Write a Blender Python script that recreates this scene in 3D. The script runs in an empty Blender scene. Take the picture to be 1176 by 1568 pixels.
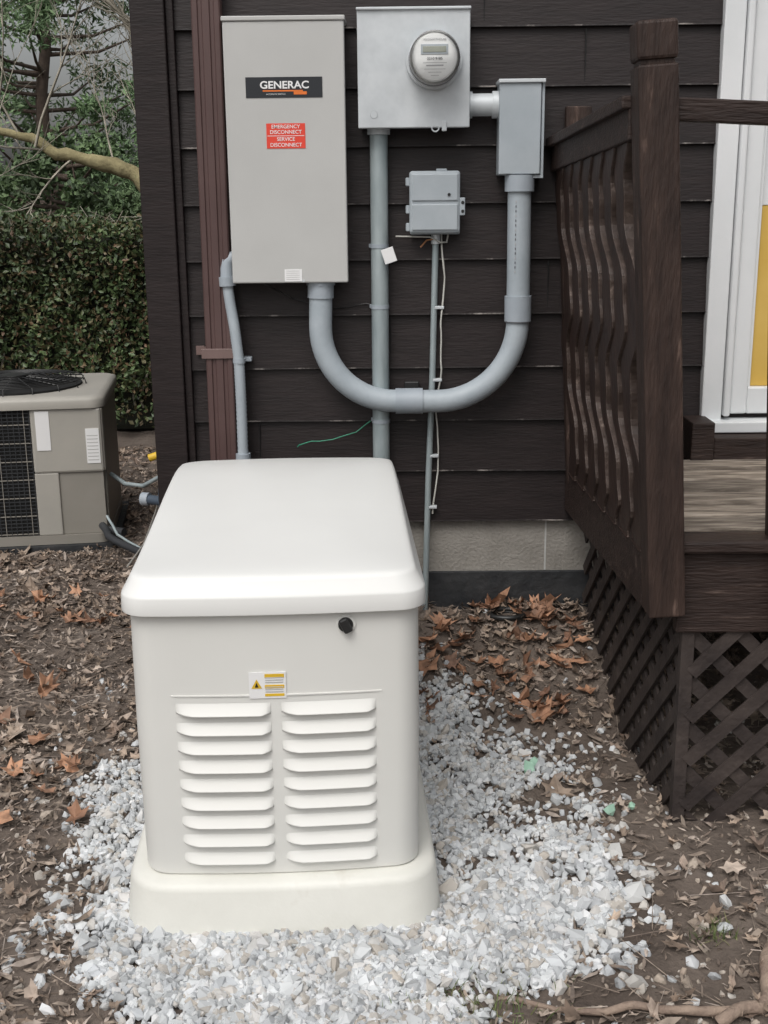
import bpy, bmesh, math, random
import numpy as np
from mathutils import Matrix, Vector, noise
rad=math.radians
random.seed(7); rng=np.random.default_rng(7)
S=bpy.context.scene
COL=S.collection

# ------------------------------------------------------------------ helpers
def link(o,parent=None):
    COL.objects.link(o)
    if parent is not None: o.parent=parent
    return o
def empty(name,loc=(0,0,0),rz=0):
    o=bpy.data.objects.new(name,None); o.location=loc; o.rotation_euler=(0,0,rz); COL.objects.link(o); return o
def shade(me,smooth,ang=None):
    if smooth:
        for p in me.polygons: p.use_smooth=True
        if ang: me.set_sharp_from_angle(angle=rad(ang))
def obj(name,verts,faces,mat,parent=None,smooth=False,ang=None):
    me=bpy.data.meshes.new(name); me.from_pydata([tuple(v) for v in verts],[],[tuple(f) for f in faces]); me.update()
    shade(me,smooth,ang)
    if mat: me.materials.append(mat)
    return link(bpy.data.objects.new(name,me),parent)
def bmobj(name,bm,mat,parent=None,smooth=False,ang=None):
    me=bpy.data.meshes.new(name); bmesh.ops.recalc_face_normals(bm,faces=bm.faces); bm.to_mesh(me); bm.free()
    shade(me,smooth,ang)
    if mat: me.materials.append(mat)
    return link(bpy.data.objects.new(name,me),parent)
def box(name,x0,x1,y0,y1,z0,z1,mat,parent=None,bev=0.003,seg=2,rot=None):
    bm=bmesh.new(); bmesh.ops.create_cube(bm,size=1)
    for v in bm.verts:
        v.co=Vector(((x0+x1)/2+v.co.x*(x1-x0),(y0+y1)/2+v.co.y*(y1-y0),(z0+z1)/2+v.co.z*(z1-z0)))
    if bev>0: bmesh.ops.bevel(bm,geom=bm.edges[:],offset=bev,segments=seg,affect='EDGES',profile=.5)
    return bmobj(name,bm,mat,parent)
def beam(name,a,b,w,d,mat,parent=None,bev=.003,side=(1,0,0)):
    a=Vector(a);b=Vector(b);t=(b-a);L=t.length;t.normalize()
    s=Vector(side); s=(s-t*s.dot(t)).normalized(); n=t.cross(s)
    bm=bmesh.new(); bmesh.ops.create_cube(bm,size=1)
    for v in bm.verts:
        v.co=Vector((v.co.x*w,v.co.y*d,v.co.z*L))
    if bev>0: bmesh.ops.bevel(bm,geom=bm.edges[:],offset=bev,segments=2,affect='EDGES',profile=.5)
    m=Matrix((s,n,t)).transposed(); c=(a+b)/2
    for v in bm.verts: v.co=m@v.co+c
    return bmobj(name,bm,mat,parent)
def tube(name,pts,r,mat,parent=None,n=14,radii=None,caps=True):
    P=[Vector(p) for p in pts]; k=len(P); verts=[];faces=[]
    T=[]
    for i in range(k):
        t=(P[min(i+1,k-1)]-P[max(i-1,0)]).normalized(); T.append(t)
    up=Vector((0,0,1)) if abs(T[0].z)<.9 else Vector((0,1,0))
    s=T[0].cross(up).normalized()
    for i in range(k):
        s=(s-T[i]*s.dot(T[i])).normalized(); q=T[i].cross(s)
        rr=radii[i] if radii else r
        for j in range(n):
            a=2*math.pi*j/n; verts.append(P[i]+(s*math.cos(a)+q*math.sin(a))*rr)
    for i in range(k-1):
        for j in range(n):
            faces.append((i*n+j,i*n+(j+1)%n,(i+1)*n+(j+1)%n,(i+1)*n+j))
    if caps:
        faces.append(tuple(range(n))[::-1]); faces.append(tuple((k-1)*n+j for j in range(n)))
    return obj(name,verts,faces,mat,parent,smooth=True,ang=60 if caps else None)
def arc(cx,cz,r,a0,a1,y,n=14):
    return [(cx+r*math.cos(rad(a0+(a1-a0)*i/n)),y,cz+r*math.sin(rad(a0+(a1-a0)*i/n))) for i in range(n+1)]
def cyl(name,c,r,h,axis,mat,parent=None,n=32,bev=.0):
    bm=bmesh.new(); bmesh.ops.create_cone(bm,cap_ends=True,segments=n,radius1=r,radius2=r,depth=h)
    if bev: bmesh.ops.bevel(bm,geom=[e for e in bm.edges if len([f for f in e.link_faces if len(f.verts)>4])==1],offset=bev,segments=3,affect='EDGES')
    m={'Z':Matrix.Identity(3),'Y':Matrix.Rotation(rad(90),3,'X'),'X':Matrix.Rotation(rad(90),3,'Y')}[axis]
    for v in bm.verts: v.co=m@v.co+Vector(c)
    return bmobj(name,bm,mat,parent,smooth=True,ang=40)
def text(name,body,x,y,z,size,mat,parent=None,align='CENTER',bold=0.0,sx=1.0,rz=0):
    c=bpy.data.curves.new(name,'FONT'); c.body=body; c.size=size; c.align_x=align; c.align_y='CENTER'; c.extrude=.0003; c.offset=bold
    c.materials.append(mat); o=bpy.data.objects.new(name,c); o.location=(x,y,z); o.rotation_euler=(rad(90),rz,0); o.scale=(sx,1,1)
    return link(o,parent)
def rotmats(n,tilt=None):
    if tilt is None:
        q=rng.normal(size=(n,4)); q/=np.linalg.norm(q,axis=1)[:,None]
        w,x,y,z=q.T
        return np.stack([np.stack([1-2*(y*y+z*z),2*(x*y-z*w),2*(x*z+y*w)],-1),np.stack([2*(x*y+z*w),1-2*(x*x+z*z),2*(y*z-x*w)],-1),np.stack([2*(x*z-y*w),2*(y*z+x*w),1-2*(x*x+y*y)],-1)],1)
    a=rng.uniform(0,2*np.pi,n);b=rng.normal(0,tilt,n);c=rng.normal(0,tilt,n)
    ca,sa,cb,sb,cc,sc=np.cos(a),np.sin(a),np.cos(b),np.sin(b),np.cos(c),np.sin(c);O=np.zeros(n);I=np.ones(n)
    Rz=np.stack([np.stack([ca,-sa,O],-1),np.stack([sa,ca,O],-1),np.stack([O,O,I],-1)],1)
    Rx=np.stack([np.stack([I,O,O],-1),np.stack([O,cb,-sb],-1),np.stack([O,sb,cb],-1)],1)
    Ry=np.stack([np.stack([cc,O,sc],-1),np.stack([O,I,O],-1),np.stack([-sc,O,cc],-1)],1)
    return Rz@Rx@Ry
def scatter(name,tv,tf,pos,scale,rot,mat,parent=None,jit=0.0,smooth=False):
    tv=np.array(tv,float);tf=np.array(tf,int);N=len(pos);k=len(tv)
    V=np.repeat(tv[None],N,0)
    if jit: V=V+rng.normal(0,jit,V.shape)
    V=V*scale[:,None,:]; V=np.einsum('nij,nkj->nki',rot,V)+pos[:,None,:]
    F=(tf[None]+(np.arange(N)*k)[:,None,None]).reshape(-1,tf.shape[1])
    me=bpy.data.meshes.new(name); me.vertices.add(N*k); me.vertices.foreach_set('co',V.reshape(-1).astype(np.float32))
    nf=len(F);w=tf.shape[1]; me.loops.add(nf*w); me.loops.foreach_set('vertex_index',F.reshape(-1).astype(np.int32))
    me.polygons.add(nf); me.polygons.foreach_set('loop_start',(np.arange(nf)*w).astype(np.int32)); me.polygons.foreach_set('loop_total',np.full(nf,w,np.int32))
    me.update(calc_edges=True); me.validate()
    me.polygons.foreach_set('use_smooth',np.full(nf,bool(smooth)))
    me.materials.append(mat)
    return link(bpy.data.objects.new(name,me),parent)
LEAF_V=[(-.5,0,0),(-.2,.27,.09),(-.2,-.27,.09),(.2,.22,.05),(.2,-.22,.05),(.5,0,.1)]
LEAF_F=[(0,2,1),(1,2,4),(1,4,3),(3,4,5)]
QUAD_V=[(-.5,0,0),(0,-.5,.08),(.5,0,0),(0,.5,.08)];QUAD_F=[(0,1,2,3)]
_r=[.5,.30,.46,.22,.36,.18,.42,.20,.36,.22,.46,.30]
LOB_V=[(0,0,0)]+[(_r[i]*math.cos(2*math.pi*i/12),_r[i]*.8*math.sin(2*math.pi*i/12),.9*_r[i]**2+.05*math.sin(i*2.1)) for i in range(12)]
LOB_F=[(0,1+i,1+(i+1)%12) for i in range(12)]
def ico():
    bm=bmesh.new(); bmesh.ops.create_icosphere(bm,subdivisions=1,radius=1); bm.verts.ensure_lookup_table()
    v=[tuple(x.co) for x in bm.verts]; f=[[y.index for y in x.verts] for x in bm.faces]; bm.free(); return v,f
ICO_V,ICO_F=ico()

# ------------------------------------------------------------------ materials
def mat(name,c1,c2=None,scale=8,stretch=(1,1,1),rough=.6,bump=.0,bscale=60,metal=0,island=None,spec=.5,ramp=(.35,.65),c3=None,detail=6,vr=(.6,1.4),off=(0,0,0)):
    m=bpy.data.materials.new(name); m.use_nodes=True; nt=m.node_tree; N=nt.nodes; L=nt.links
    b=N['Principled BSDF']; b.inputs['Roughness'].default_value=rough; b.inputs['Metallic'].default_value=metal
    b.inputs['Specular IOR Level'].default_value=spec
    tc=N.new('ShaderNodeTexCoord'); mp=N.new('ShaderNodeMapping'); mp.inputs['Scale'].default_value=stretch; mp.inputs['Location'].default_value=off
    L.new(tc.outputs['Object'],mp.inputs['Vector'])
    if island:
        g=N.new('ShaderNodeNewGeometry'); r=N.new('ShaderNodeValToRGB')
        els=r.color_ramp.elements
        while len(els)<len(island): els.new(.5)
        for i,c in enumerate(island): els[i].position=i/(len(island)-1); els[i].color=(*c,1)
        L.new(g.outputs['Random Per Island'],r.inputs[0])
        nz=N.new('ShaderNodeTexNoise'); nz.inputs['Scale'].default_value=scale; nz.inputs['Detail'].default_value=2; L.new(mp.outputs[0],nz.inputs['Vector'])
        hs=N.new('ShaderNodeHueSaturation'); mr=N.new('ShaderNodeMapRange'); mr.inputs[1].default_value=.3; mr.inputs[2].default_value=.7; mr.inputs[3].default_value=vr[0]; mr.inputs[4].default_value=vr[1]
        L.new(nz.outputs[0],mr.inputs[0]); L.new(mr.outputs[0],hs.inputs['Value']); L.new(r.outputs[0],hs.inputs['Color']); L.new(hs.outputs[0],b.inputs['Base Color'])
    else:
        c2=c2 or tuple(x*.8 for x in c1)
        nz=N.new('ShaderNodeTexNoise'); nz.inputs['Scale'].default_value=scale; nz.inputs['Detail'].default_value=detail; nz.inputs['Roughness'].default_value=.6
        L.new(mp.outputs[0],nz.inputs['Vector']); r=N.new('ShaderNodeValToRGB'); els=r.color_ramp.elements
        els[0].position=ramp[0];els[0].color=(*c1,1);els[1].position=ramp[1];els[1].color=(*c2,1)
        if c3: e=els.new(min(1,ramp[1]+.12)); e.color=(*c3,1)
        L.new(nz.outputs[0],r.inputs[0]); L.new(r.outputs[0],b.inputs['Base Color'])
    if bump:
        n2=N.new('ShaderNodeTexNoise'); n2.inputs['Scale'].default_value=bscale; n2.inputs['Detail'].default_value=5; L.new(mp.outputs[0],n2.inputs['Vector'])
        bp=N.new('ShaderNodeBump'); bp.inputs['Strength'].default_value=bump; bp.inputs['Distance'].default_value=.01; L.new(n2.outputs[0],bp.inputs['Height']); L.new(bp.outputs[0],b.inputs['Normal'])
    return m
M_side=mat('dark_stained_siding',(.0130,.0088,.0088),(.0220,.0152,.0150),scale=7,stretch=(1,1,6),rough=.5,bump=.15,bscale=26,c3=(.040,.030,.029),ramp=(.32,.72),spec=.34)
M_edge=mat('worn_board_edge',(.015,.011,.011),(.03,.024,.023),scale=11,rough=.6,bump=.3,c3=(.30,.27,.25),ramp=(.42,.55))
M_deck=mat('weathered_deck_stain',(.023,.0135,.0108),(.046,.028,.022),scale=6,stretch=(6,6,1),rough=.6,bump=.5,bscale=25,c3=(.15,.10,.08),ramp=(.35,.62),spec=.33)
M_deckh=mat('weathered_deck_stain_horizontal',(.020,.012,.010),(.038,.024,.020),scale=5,stretch=(1,6,8),rough=.6,bump=.5,bscale=20,c3=(.12,.085,.07),ramp=(.35,.62),spec=.33)
M_bal=mat('baluster_stain',(.023,.0125,.0098),(.045,.025,.019),scale=9,stretch=(2,2,1),rough=.5,bump=.3,bscale=30,c3=(.11,.07,.055),ramp=(.35,.68),spec=.4)
M_balE=mat('lit_baluster_edge',(.040,.026,.021),(.080,.056,.046),scale=18,rough=.55,bump=.3,c3=(.26,.20,.17),ramp=(.35,.62))  # paler copy of the baluster stain; sky light on the edges put into colour
M_fl=[mat('gray_deck_board_%d'%i,tuple(x*v for x in (.16,.13,.105)),tuple(x*v for x in (.40,.34,.28)),scale=7,stretch=(.9,9,3),rough=.9,bump=.9,bscale=20,c3=tuple(x*v for x in (.5,.44,.38)),off=(i*3.3,i*1.7,0),ramp=(.4,.58)) for i,v in enumerate((1,.74,1.15))]
M_lat=mat('lattice_stain',(.024,.017,.0155),(.052,.039,.034),scale=8,rough=.75,bump=.4,c3=(.10,.08,.07))
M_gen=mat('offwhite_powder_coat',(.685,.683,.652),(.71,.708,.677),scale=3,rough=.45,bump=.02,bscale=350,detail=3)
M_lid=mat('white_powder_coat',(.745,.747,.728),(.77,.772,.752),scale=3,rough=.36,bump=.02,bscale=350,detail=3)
M_pad=mat('cream_pad',(.66,.655,.605),(.72,.715,.665),scale=5,rough=.55,bump=.06,bscale=120,c3=(.62,.60,.54))
M_enc=mat('gray_enamel',(.47,.47,.457),(.50,.50,.487),scale=4,rough=.5,bump=.03,bscale=200)
M_galv=mat('galvanised_steel',(.51,.54,.56),(.62,.65,.67),scale=9,rough=.5,metal=.15,bump=.03,bscale=60)
M_gray2=mat('gray_painted_steel',(.34,.38,.41),(.40,.44,.47),scale=6,rough=.5,bump=.03)
M_pvc=mat('gray_pvc',(.34,.385,.42),(.41,.455,.49),scale=9,rough=.5,bump=.04,bscale=80)
M_pvcd=mat('gray_pvc_fitting',(.31,.35,.39),(.36,.40,.44),scale=9,rough=.5)
M_emt=mat('steel_conduit',(.28,.335,.35),(.44,.50,.51),scale=10,stretch=(1,1,.3),rough=.38,metal=.25,bump=.03)
M_spout=mat('brown_painted_aluminium',(.076,.042,.039),(.095,.055,.051),scale=5,rough=.5)
M_white=mat('white_trim_paint',(.70,.72,.73),(.76,.77,.78),scale=3,rough=.5,bump=.05)
M_black=mat('black_plastic',(.012,.012,.012),(.02,.02,.02),rough=.4)
M_blabel=mat('black_label',(.018,.02,.025),(.022,.025,.03),rough=.35)
M_red=mat('red_label',(.72,.055,.03),(.75,.065,.04),rough=.5)
M_orange=mat('orange_print',(.85,.20,.03),rough=.5)
M_wtext=mat('white_print',(.8,.8,.8),(.78,.78,.78),rough=.5)
M_dtext=mat('grey_print',(.12,.12,.13),rough=.5)
M_ltext=mat('light_grey_print',(.4,.4,.41),(.42,.42,.43),rough=.5)
M_yel=mat('yellow_print',(.75,.48,.03),rough=.5)
M_lcd=mat('lcd',(.36,.38,.32),rough=.2)
M_curt=mat('yellow_curtain',(.60,.38,.07),(.68,.46,.12),scale=3,rough=.7)
M_found=mat('foundation_block',(.25,.235,.21),(.34,.32,.29),scale=6,rough=.9,bump=.5,bscale=90)
M_tar=mat('foundation_tar_coating',(.018,.02,.023),(.04,.041,.043),scale=9,rough=.6,bump=.6,bscale=30,c3=(.10,.10,.10))
M_ac=mat('taupe_ac_paint',(.25,.235,.205),(.28,.26,.23),scale=4,rough=.5)
M_acl=mat('light_ac_paint',(.36,.345,.31),(.40,.38,.34),scale=4,rough=.5)
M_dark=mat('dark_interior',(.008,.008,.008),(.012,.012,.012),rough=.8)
M_bark=mat('mossy_bark',(.22,.19,.10),(.38,.33,.18),scale=9,rough=.9,bump=.8,bscale=40,c3=(.15,.18,.08))
M_twig=mat('bare_twig_bark',(.28,.26,.21),(.45,.41,.34),scale=9,rough=.9)
M_pbark=mat('pine_bark',(.07,.05,.04),(.12,.09,.07),scale=12,rough=.9,bump=.8)
M_pine=mat('pine_needles',(0,0,0),island=[(.06,.10,.045),(.10,.17,.075),(.15,.23,.11),(.20,.28,.15)],scale=1.2,rough=.7)
M_shrub=mat('shrub_leaves',(0,0,0),island=[(.05,.08,.04),(.09,.14,.06),(.13,.20,.085)],scale=1.5,rough=.6)
M_hedge=mat('hedge_leaves',(0,0,0),island=[(.028,.045,.020),(.055,.088,.035),(.09,.135,.052),(.07,.10,.042),(.17,.10,.06),(.11,.155,.062)],scale=2.2,rough=.5,vr=(.5,1.35))
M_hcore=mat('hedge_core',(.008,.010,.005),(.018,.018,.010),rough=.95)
M_leafb=mat('dead_leaves',(0,0,0),island=[(.11,.078,.058),(.19,.14,.105),(.29,.225,.175),(.38,.30,.235),(.23,.17,.135),(.47,.39,.325)],scale=30,rough=.8)
M_leafr=mat('rust_leaves',(0,0,0),island=[(.16,.085,.055),(.28,.15,.09),(.42,.23,.14),(.20,.12,.085)],scale=30,rough=.75)
M_mulch=mat('shredded_mulch',(0,0,0),island=[(.09,.068,.054),(.19,.15,.12),(.33,.27,.22),(.14,.107,.087),(.48,.41,.355)],scale=30,rough=.9)
M_stone=mat('white_marble_chips',(0,0,0),island=[(.34,.35,.36),(.55,.57,.58),(.66,.68,.69),(.47,.49,.51),(.73,.74,.75),(.46,.42,.37),(.62,.64,.65)],scale=7,rough=.85,vr=(.76,1.06))
M_peb=mat('dirty_pebbles',(0,0,0),island=[(.12,.09,.07),(.24,.19,.15),(.35,.30,.25),(.5,.48,.45)],scale=60,rough=.85)
M_root=mat('root_bark',(.20,.145,.115),(.32,.245,.19),scale=20,rough=.9,bump=.8,bscale=60)
M_grass=mat('grass_blades',(0,0,0),island=[(.06,.09,.03),(.12,.17,.05),(.26,.24,.12)],scale=5,rough=.7)
M_glassg=mat('green_slag',(.30,.50,.38),(.36,.55,.44),rough=.3)
M_wire=mat('green_wire',(.03,.25,.15),rough=.4)
M_cable=mat('white_cable',(.55,.54,.5),rough=.5)
M_hose=mat('black_insulation',(.02,.022,.026),(.035,.037,.04),rough=.7)
M_blue=mat('slate_blue_conduit',(.04,.06,.085),(.06,.08,.11),rough=.5)
M_brass=mat('brown_wire',(.25,.10,.03),rough=.5)
M_face=mat('meter_face',(.80,.81,.80),(.83,.84,.83),rough=.5)
M_glass=bpy.data.materials.new('clear_cover'); M_glass.use_nodes=True
nt=M_glass.node_tree; b=nt.nodes['Principled BSDF']; out=nt.nodes['Material Output']
tr=nt.nodes.new('ShaderNodeBsdfTransparent'); mx=nt.nodes.new('ShaderNodeMixShader'); fr=nt.nodes.new('ShaderNodeFresnel')
b.inputs['Base Color'].default_value=(.8,.8,.8,1); b.inputs['Roughness'].default_value=.05; fr.inputs[0].default_value=1.4
nt.links.new(fr.outputs[0],mx.inputs[0]);nt.links.new(tr.outputs[0],mx.inputs[1]);nt.links.new(b.outputs[0],mx.inputs[2]);nt.links.new(mx.outputs[0],out.inputs[0])

# ------------------------------------------------------------------ ground
def sm(t): t=max(0,min(1,t)); return t*t*(3-2*t)
GX,GY=-.29,3.0; GR=rad(3)
POLY=[(-.75,2.36),(-.83,2.65),(-.87,3.0),(-.84,3.3),(-.66,3.5),(.10,3.80),(.30,3.62),(.46,3.5),(.53,3.22),(.59,2.88),(.58,2.60),(.52,2.40),(.40,2.27),(.26,2.18),(.12,1.95),(-.44,1.85),(-.58,2.14)]
def pdist(x,y):
    inside=False;d=9;n=len(POLY)
    for i in range(n):
        x1,y1=POLY[i];x2,y2=POLY[(i+1)%n]
        if (y1>y)!=(y2>y) and x<(x2-x1)*(y-y1)/(y2-y1)+x1: inside=not inside
        dx,dy=x2-x1,y2-y1;t=max(0,min(1,((x-x1)*dx+(y-y1)*dy)/(dx*dx+dy*dy)))
        d=min(d,math.hypot(x-x1-t*dx,y-y1-t*dy))
    return d if inside else -d
def gz(x,y):
    z=.24*sm((y-3.35)/.62)*sm((x+.35)/.35)*sm((2.5-x)/.8)
    if y<12 and abs(x)<8:
        m=1-sm((pdist(x,y)+.05)/.15)*.75 if (-1.3<x<1 and y<4.2) else 1
        z+=m*(.035*noise.noise(Vector((x*1.6,y*1.6,1)))+.018*noise.noise(Vector((x*6,y*6,4)))+.007*noise.noise(Vector((x*22,y*22,9))))
    else: z+=.03*noise.noise(Vector((x*.4,y*.4,1)))
    return z-.004
def axis(lo,hi,f0,f1,nf,nc):
    a=np.linspace(f0,f1,nf); l=f0-(np.geomspace(1,1+f0-lo,nc)-1)[1:][::-1]; h=f1+(np.geomspace(1,1+hi-f1,nc)-1)[1:]
    return np.concatenate([l,a,h])
xs=axis(-80,80,-3.2,1.8,260,22); ys=axis(-20,150,1.3,6.2,250,26)
V=[(x,y,gz(x,y)) for y in ys for x in xs]; nx=len(xs)
F=[(j*nx+i,j*nx+i+1,(j+1)*nx+i+1,(j+1)*nx+i) for j in range(len(ys)-1) for i in range(nx-1)]
M_ground=mat('soil',(.082,.063,.051),(.145,.116,.096),scale=3,rough=.95,bump=1,bscale=45,c3=(.22,.186,.158),ramp=(.38,.6),detail=12)
ground=obj('ground',V,F,M_ground,smooth=True)

def gen_local(x,y):
    dx,dy=x-GX,y-GY; c,s=math.cos(-GR),math.sin(-GR); return dx*c-dy*s,dx*s+dy*c
def in_gen(x,y,m=0):
    lx,ly=gen_local(x,y); return abs(lx)<.36+m and abs(ly)<.59+m
def edge_d(x,y): return pdist(x,y)+.15*noise.noise(Vector((x*4,y*4,3)))+.09*noise.noise(Vector((x*11,y*11,3)))
P=[];Sc=[]
while len(P)<15000:
    x=random.uniform(-1.1,.8);y=random.uniform(1.95,3.95)
    if in_gen(x,y,-.02): continue
    d=edge_d(x,y)
    pr=1/(1+math.exp(-(d-.04)/.035))
    if d<-.02: pr=max(pr,.014 if x<.5 else .006)
    dirt=noise.noise(Vector((x*4,y*4,8)))+.5*noise.noise(Vector((x*13,y*13,8)))
    if x>.1 and y>2.6: pr*=.22 if dirt>.04 else .85
    if x<-.64 or d<.09: pr*=.4 if dirt>-.02 else .85
    if x>.25 and y>2.9: pr*=.6
    if random.random()>pr: continue
    s=random.lognormvariate(0,.30)*(.0088 if y>2.7 else .0104)
    if x>.35 and y<2.8: s*=1.25
    P.append((x,y,gz(x,y)+.003+random.random()*.016*sm((d+.03)/.1))); Sc.append((s*random.uniform(.9,1.45),s*random.uniform(.75,1.1),s*random.uniform(.5,.95)))
gravel=scatter('white_gravel',ICO_V,ICO_F,np.array(P),np.array(Sc),rotmats(len(P)),M_stone,jit=.17)

def on_house(x,y): return (x>-.8 and y>4.0)
def sample(n,fn,box_):
    o=[]
    while len(o)<n:
        x=random.uniform(box_[0],box_[1]);y=random.uniform(box_[2],box_[3])
        if on_house(x,y) or in_gen(x,y,.03): continue
        if random.random()<fn(x,y): o.append((x,y,gz(x,y)))
    return np.array(o)
def f_mulch(x,y):
    d=edge_d(x,y)
    if d>.02: return .06 if x<.1 or y<2.6 else .18
    if x>0: return .45+.3*sm((y-3.4)/.3)
    return 1/(1+max(0,y-3.5)*.25)
A=sample(42000,f_mulch,(-3.2,1.6,1.7,7.3)); A[:,2]+=rng.uniform(.002,.016,len(A))
k=len(A); s=rng.lognormal(0,.45,k)*.017
scatter('wood_mulch',LEAF_V,LEAF_F,A,np.stack([s*rng.uniform(.8,2.0,k),s*rng.uniform(.2,.8,k),s],-1),rotmats(k,.35),M_mulch,jit=.07)
def f_leaf(x,y):
    d=edge_d(x,y)
    c=.5+.9*noise.noise(Vector((x*2,y*2,12)))
    if d>.02: return .006+(.06 if y>3.3 and x>.1 else 0)
    if x>0:
        if y>3.45: return .8
        if x>.8 : return .35*c
        return .08
    return max(.07,c)*(.2+.75*sm((y-2.6)/1.4))
A=sample(11000,f_leaf,(-3.4,1.6,1.7,8.0)); A[:,2]+=rng.uniform(.004,.024,len(A))
k=len(A); s=rng.lognormal(0,.35,k)*.040
leaves=scatter('fallen_leaves',LOB_V,LOB_F,A,np.stack([s*rng.uniform(.8,1.4,k),s*rng.uniform(.5,1.2,k),s*rng.uniform(.2,1.6,k)],-1),rotmats(k,.33),M_leafb,jit=.045)
def f_big(x,y): return 1 if (x<-.8 or y>3.35) and edge_d(x,y)<.02 and not (x>.66) else .02
A=sample(130,f_big,(-2.4,.9,2.8,5)); B=sample(75,lambda x,y:1,(.08,.64,3.5,3.97)); A=np.concatenate([A,B]); A[:,2]+=.02
k=len(A); s=rng.uniform(.05,.115,k)
scatter('rust_leaves',LOB_V,LOB_F,A,np.stack([s*1.2,s*rng.uniform(.7,1.1,k),s*rng.uniform(.3,1.5,k)],-1),rotmats(k,.4),M_leafr,jit=.04)
A=sample(1700,lambda x,y:.9 if x>.3 else .4,(-1.6,1.3,1.8,3.6)); k=len(A); s=rng.lognormal(0,.4,k)*.006
scatter('pebbles',ICO_V,ICO_F,A,np.stack([s*1.3,s,s*.8],-1),rotmats(k),M_peb,jit=.15)
A=sample(650,lambda x,y:.15 if edge_d(x,y)>0 else 1,(-2.2,1.4,1.8,4.6)); A[:,2]+=.012;k=len(A)
TWV=[(-.5,-.5,0),(-.5,.5,0),(-.5,0,.8),(.5,-.3,.2),(.5,.3,.2),(.5,0,.6)];TWF=[(0,3,4,1),(1,4,5,2),(2,5,3,0)]
s=rng.uniform(.04,.17,k)
scatter('twigs',TWV,TWF,A,np.stack([s,np.full(k,.0025),np.full(k,.0025)],-1),rotmats(k,.12),M_mulch,jit=.0)

root=empty('tree_root')
def wob(pts,a=.008,n=8):
    out=[]
    for i in range(len(pts)-1):
        p,q=Vector(pts[i]),Vector(pts[i+1])
        for j in range(n):
            t=j/n;c=p.lerp(q,t); out.append(c+Vector((noise.noise(c*9)*a,noise.noise(c*9+Vector((5,5,5)))*a,abs(noise.noise(c*7))*a)))
    out.append(Vector(pts[-1])); return out
def root_part(nm,pts,r0,r1):
    w=wob([(x,y,gz(x,y)+h) for x,y,h in pts],.02); n=len(w)
    tube(nm,w,0,M_root,root,n=9,radii=[(r0+(r1-r0)*i/n)*(1+.2*noise.noise(w[i]*30)) for i in range(n)])
root_part('main_root',[(1.02,2.52,.0),(.90,2.42,.014),(.84,2.30,.014),(.80,2.20,.016),(.765,2.125,.014),(.66,2.08,.010)],.019,.013)
root_part('side_root',[(.72,2.10,.012),(.60,2.11,.016),(.46,2.135,.014),(.33,2.155,.010),(.22,2.19,.0)],.012,.005)
root_part('fine_root',[(.82,2.24,.01),(.88,2.17,.01),(.97,2.14,0)],.007,.004)
def tuft(nm,x,y,n,h,sp):
    P=np.stack([rng.normal(x,sp,n),rng.normal(y,sp*.6,n),np.zeros(n)],-1)
    for p in P: p[2]=gz(p[0],p[1])
    gv=[(-.5,0,0),(.5,0,0),(.35,.15,.5),(-.35,.15,.5),(0,.6,1)]
    gf=[(0,1,2),(0,2,3),(3,2,4)]
    sc=np.stack([np.full(n,.003),rng.uniform(.3,1.3,n)*h,rng.uniform(.3,1,n)*h],-1)
    scatter(nm,gv,gf,P,sc,rotmats(n,.25),M_grass)
tuft('grass_tuft',.74,2.40,80,.04,.03)
tuft('grass_tuft',.17,2.15,200,.045,.09)
A=np.array([(.595,2.95,.02),(.40,3.2,.02),(.42,3.23,.02),(.66,2.98,.015)]);
scatter('green_glass_stones',ICO_V,ICO_F,A,np.array([(.02,.02,.012),(.025,.018,.012),(.02,.016,.012),(.012,.012,.01)]),rotmats(4),M_glassg,jit=.12)
tube('drain_tubing',[(.40+.06*math.cos(a),3.90+.04*math.sin(a),gz(.4,3.9)+.008+.010*a/6) for a in np.linspace(0,9,40)],.010,M_black,None,n=8)

# ------------------------------------------------------------------ house
house=empty('wood_sided_house')
HX0,HX1=-.765,7.0
zt=2.171-.178*9
bv=[];bf=[];ev=[];ef=[]
def add_board(z0,z1,x0,x1):
    n=len(bv); n_=40
    for i in range(n_+1):
        x=x0+(x1-x0)*i/n_; w_=.0015*noise.noise(Vector((x*2,z0*7,0))); yb=3.970+w_*1.5; yt=3.990
        bv.extend([(x,yb,z0+w_),(x,yt,z1+.012),(x,4.03,z0+w_)])
        ev.extend([(x,yb-.0015,z0+w_-.0006),(x,yb-.0010,z0+w_+.0038)])
    for i in range(n_):
        a=n+i*3; bf.extend([(a,a+3,a+4,a+1),(a+2,a+5,a+3,a)])
    m=len(ev)-2*(n_+1)
    for i in range(n_): ef.append((m+2*i,m+2*i+2,m+2*i+3,m+2*i+1))
z=zt
while z<4.6:
    if z+.178<.93 or z>3.05: add_board(z,z+.178,HX0,1.1); add_board(z,z+.178,1.1,3.2); add_board(z,z+.178,3.2,HX1)
    else: add_board(z,z+.178,HX0,1.1); add_board(z,z+.178,2.02,HX1)
    z+=.178
obj('lap_siding',bv,bf,M_side,house)
obj('worn_edges',ev,ef,M_edge,house)
for i,(xx,kk) in enumerate(((-.30,5),(.30,2),(.02,7),(.52,4),(-.45,1),(.62,8),(.30,9),(.0,3))):
    zb=zt+kk*.178; box('butt_joint_%d'%i,xx,xx+.002,3.972,3.985,zb+.004,zb+.170,M_dark,house,bev=0)
box('wall_core',-.75,7.0,4.035,12,.3,4.6,M_dark,house,bev=0)
box('corner_board',-.80,-.692,3.935,4.04,.30,4.6,M_side,house,bev=.004)
box('corner_board_inner',-.692,-.668,3.955,3.99,.50,4.6,M_side,house,bev=.003)
box('side_wall',-.795,-.755,4.05,12,.35,4.6,M_side,house,bev=0)
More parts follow.
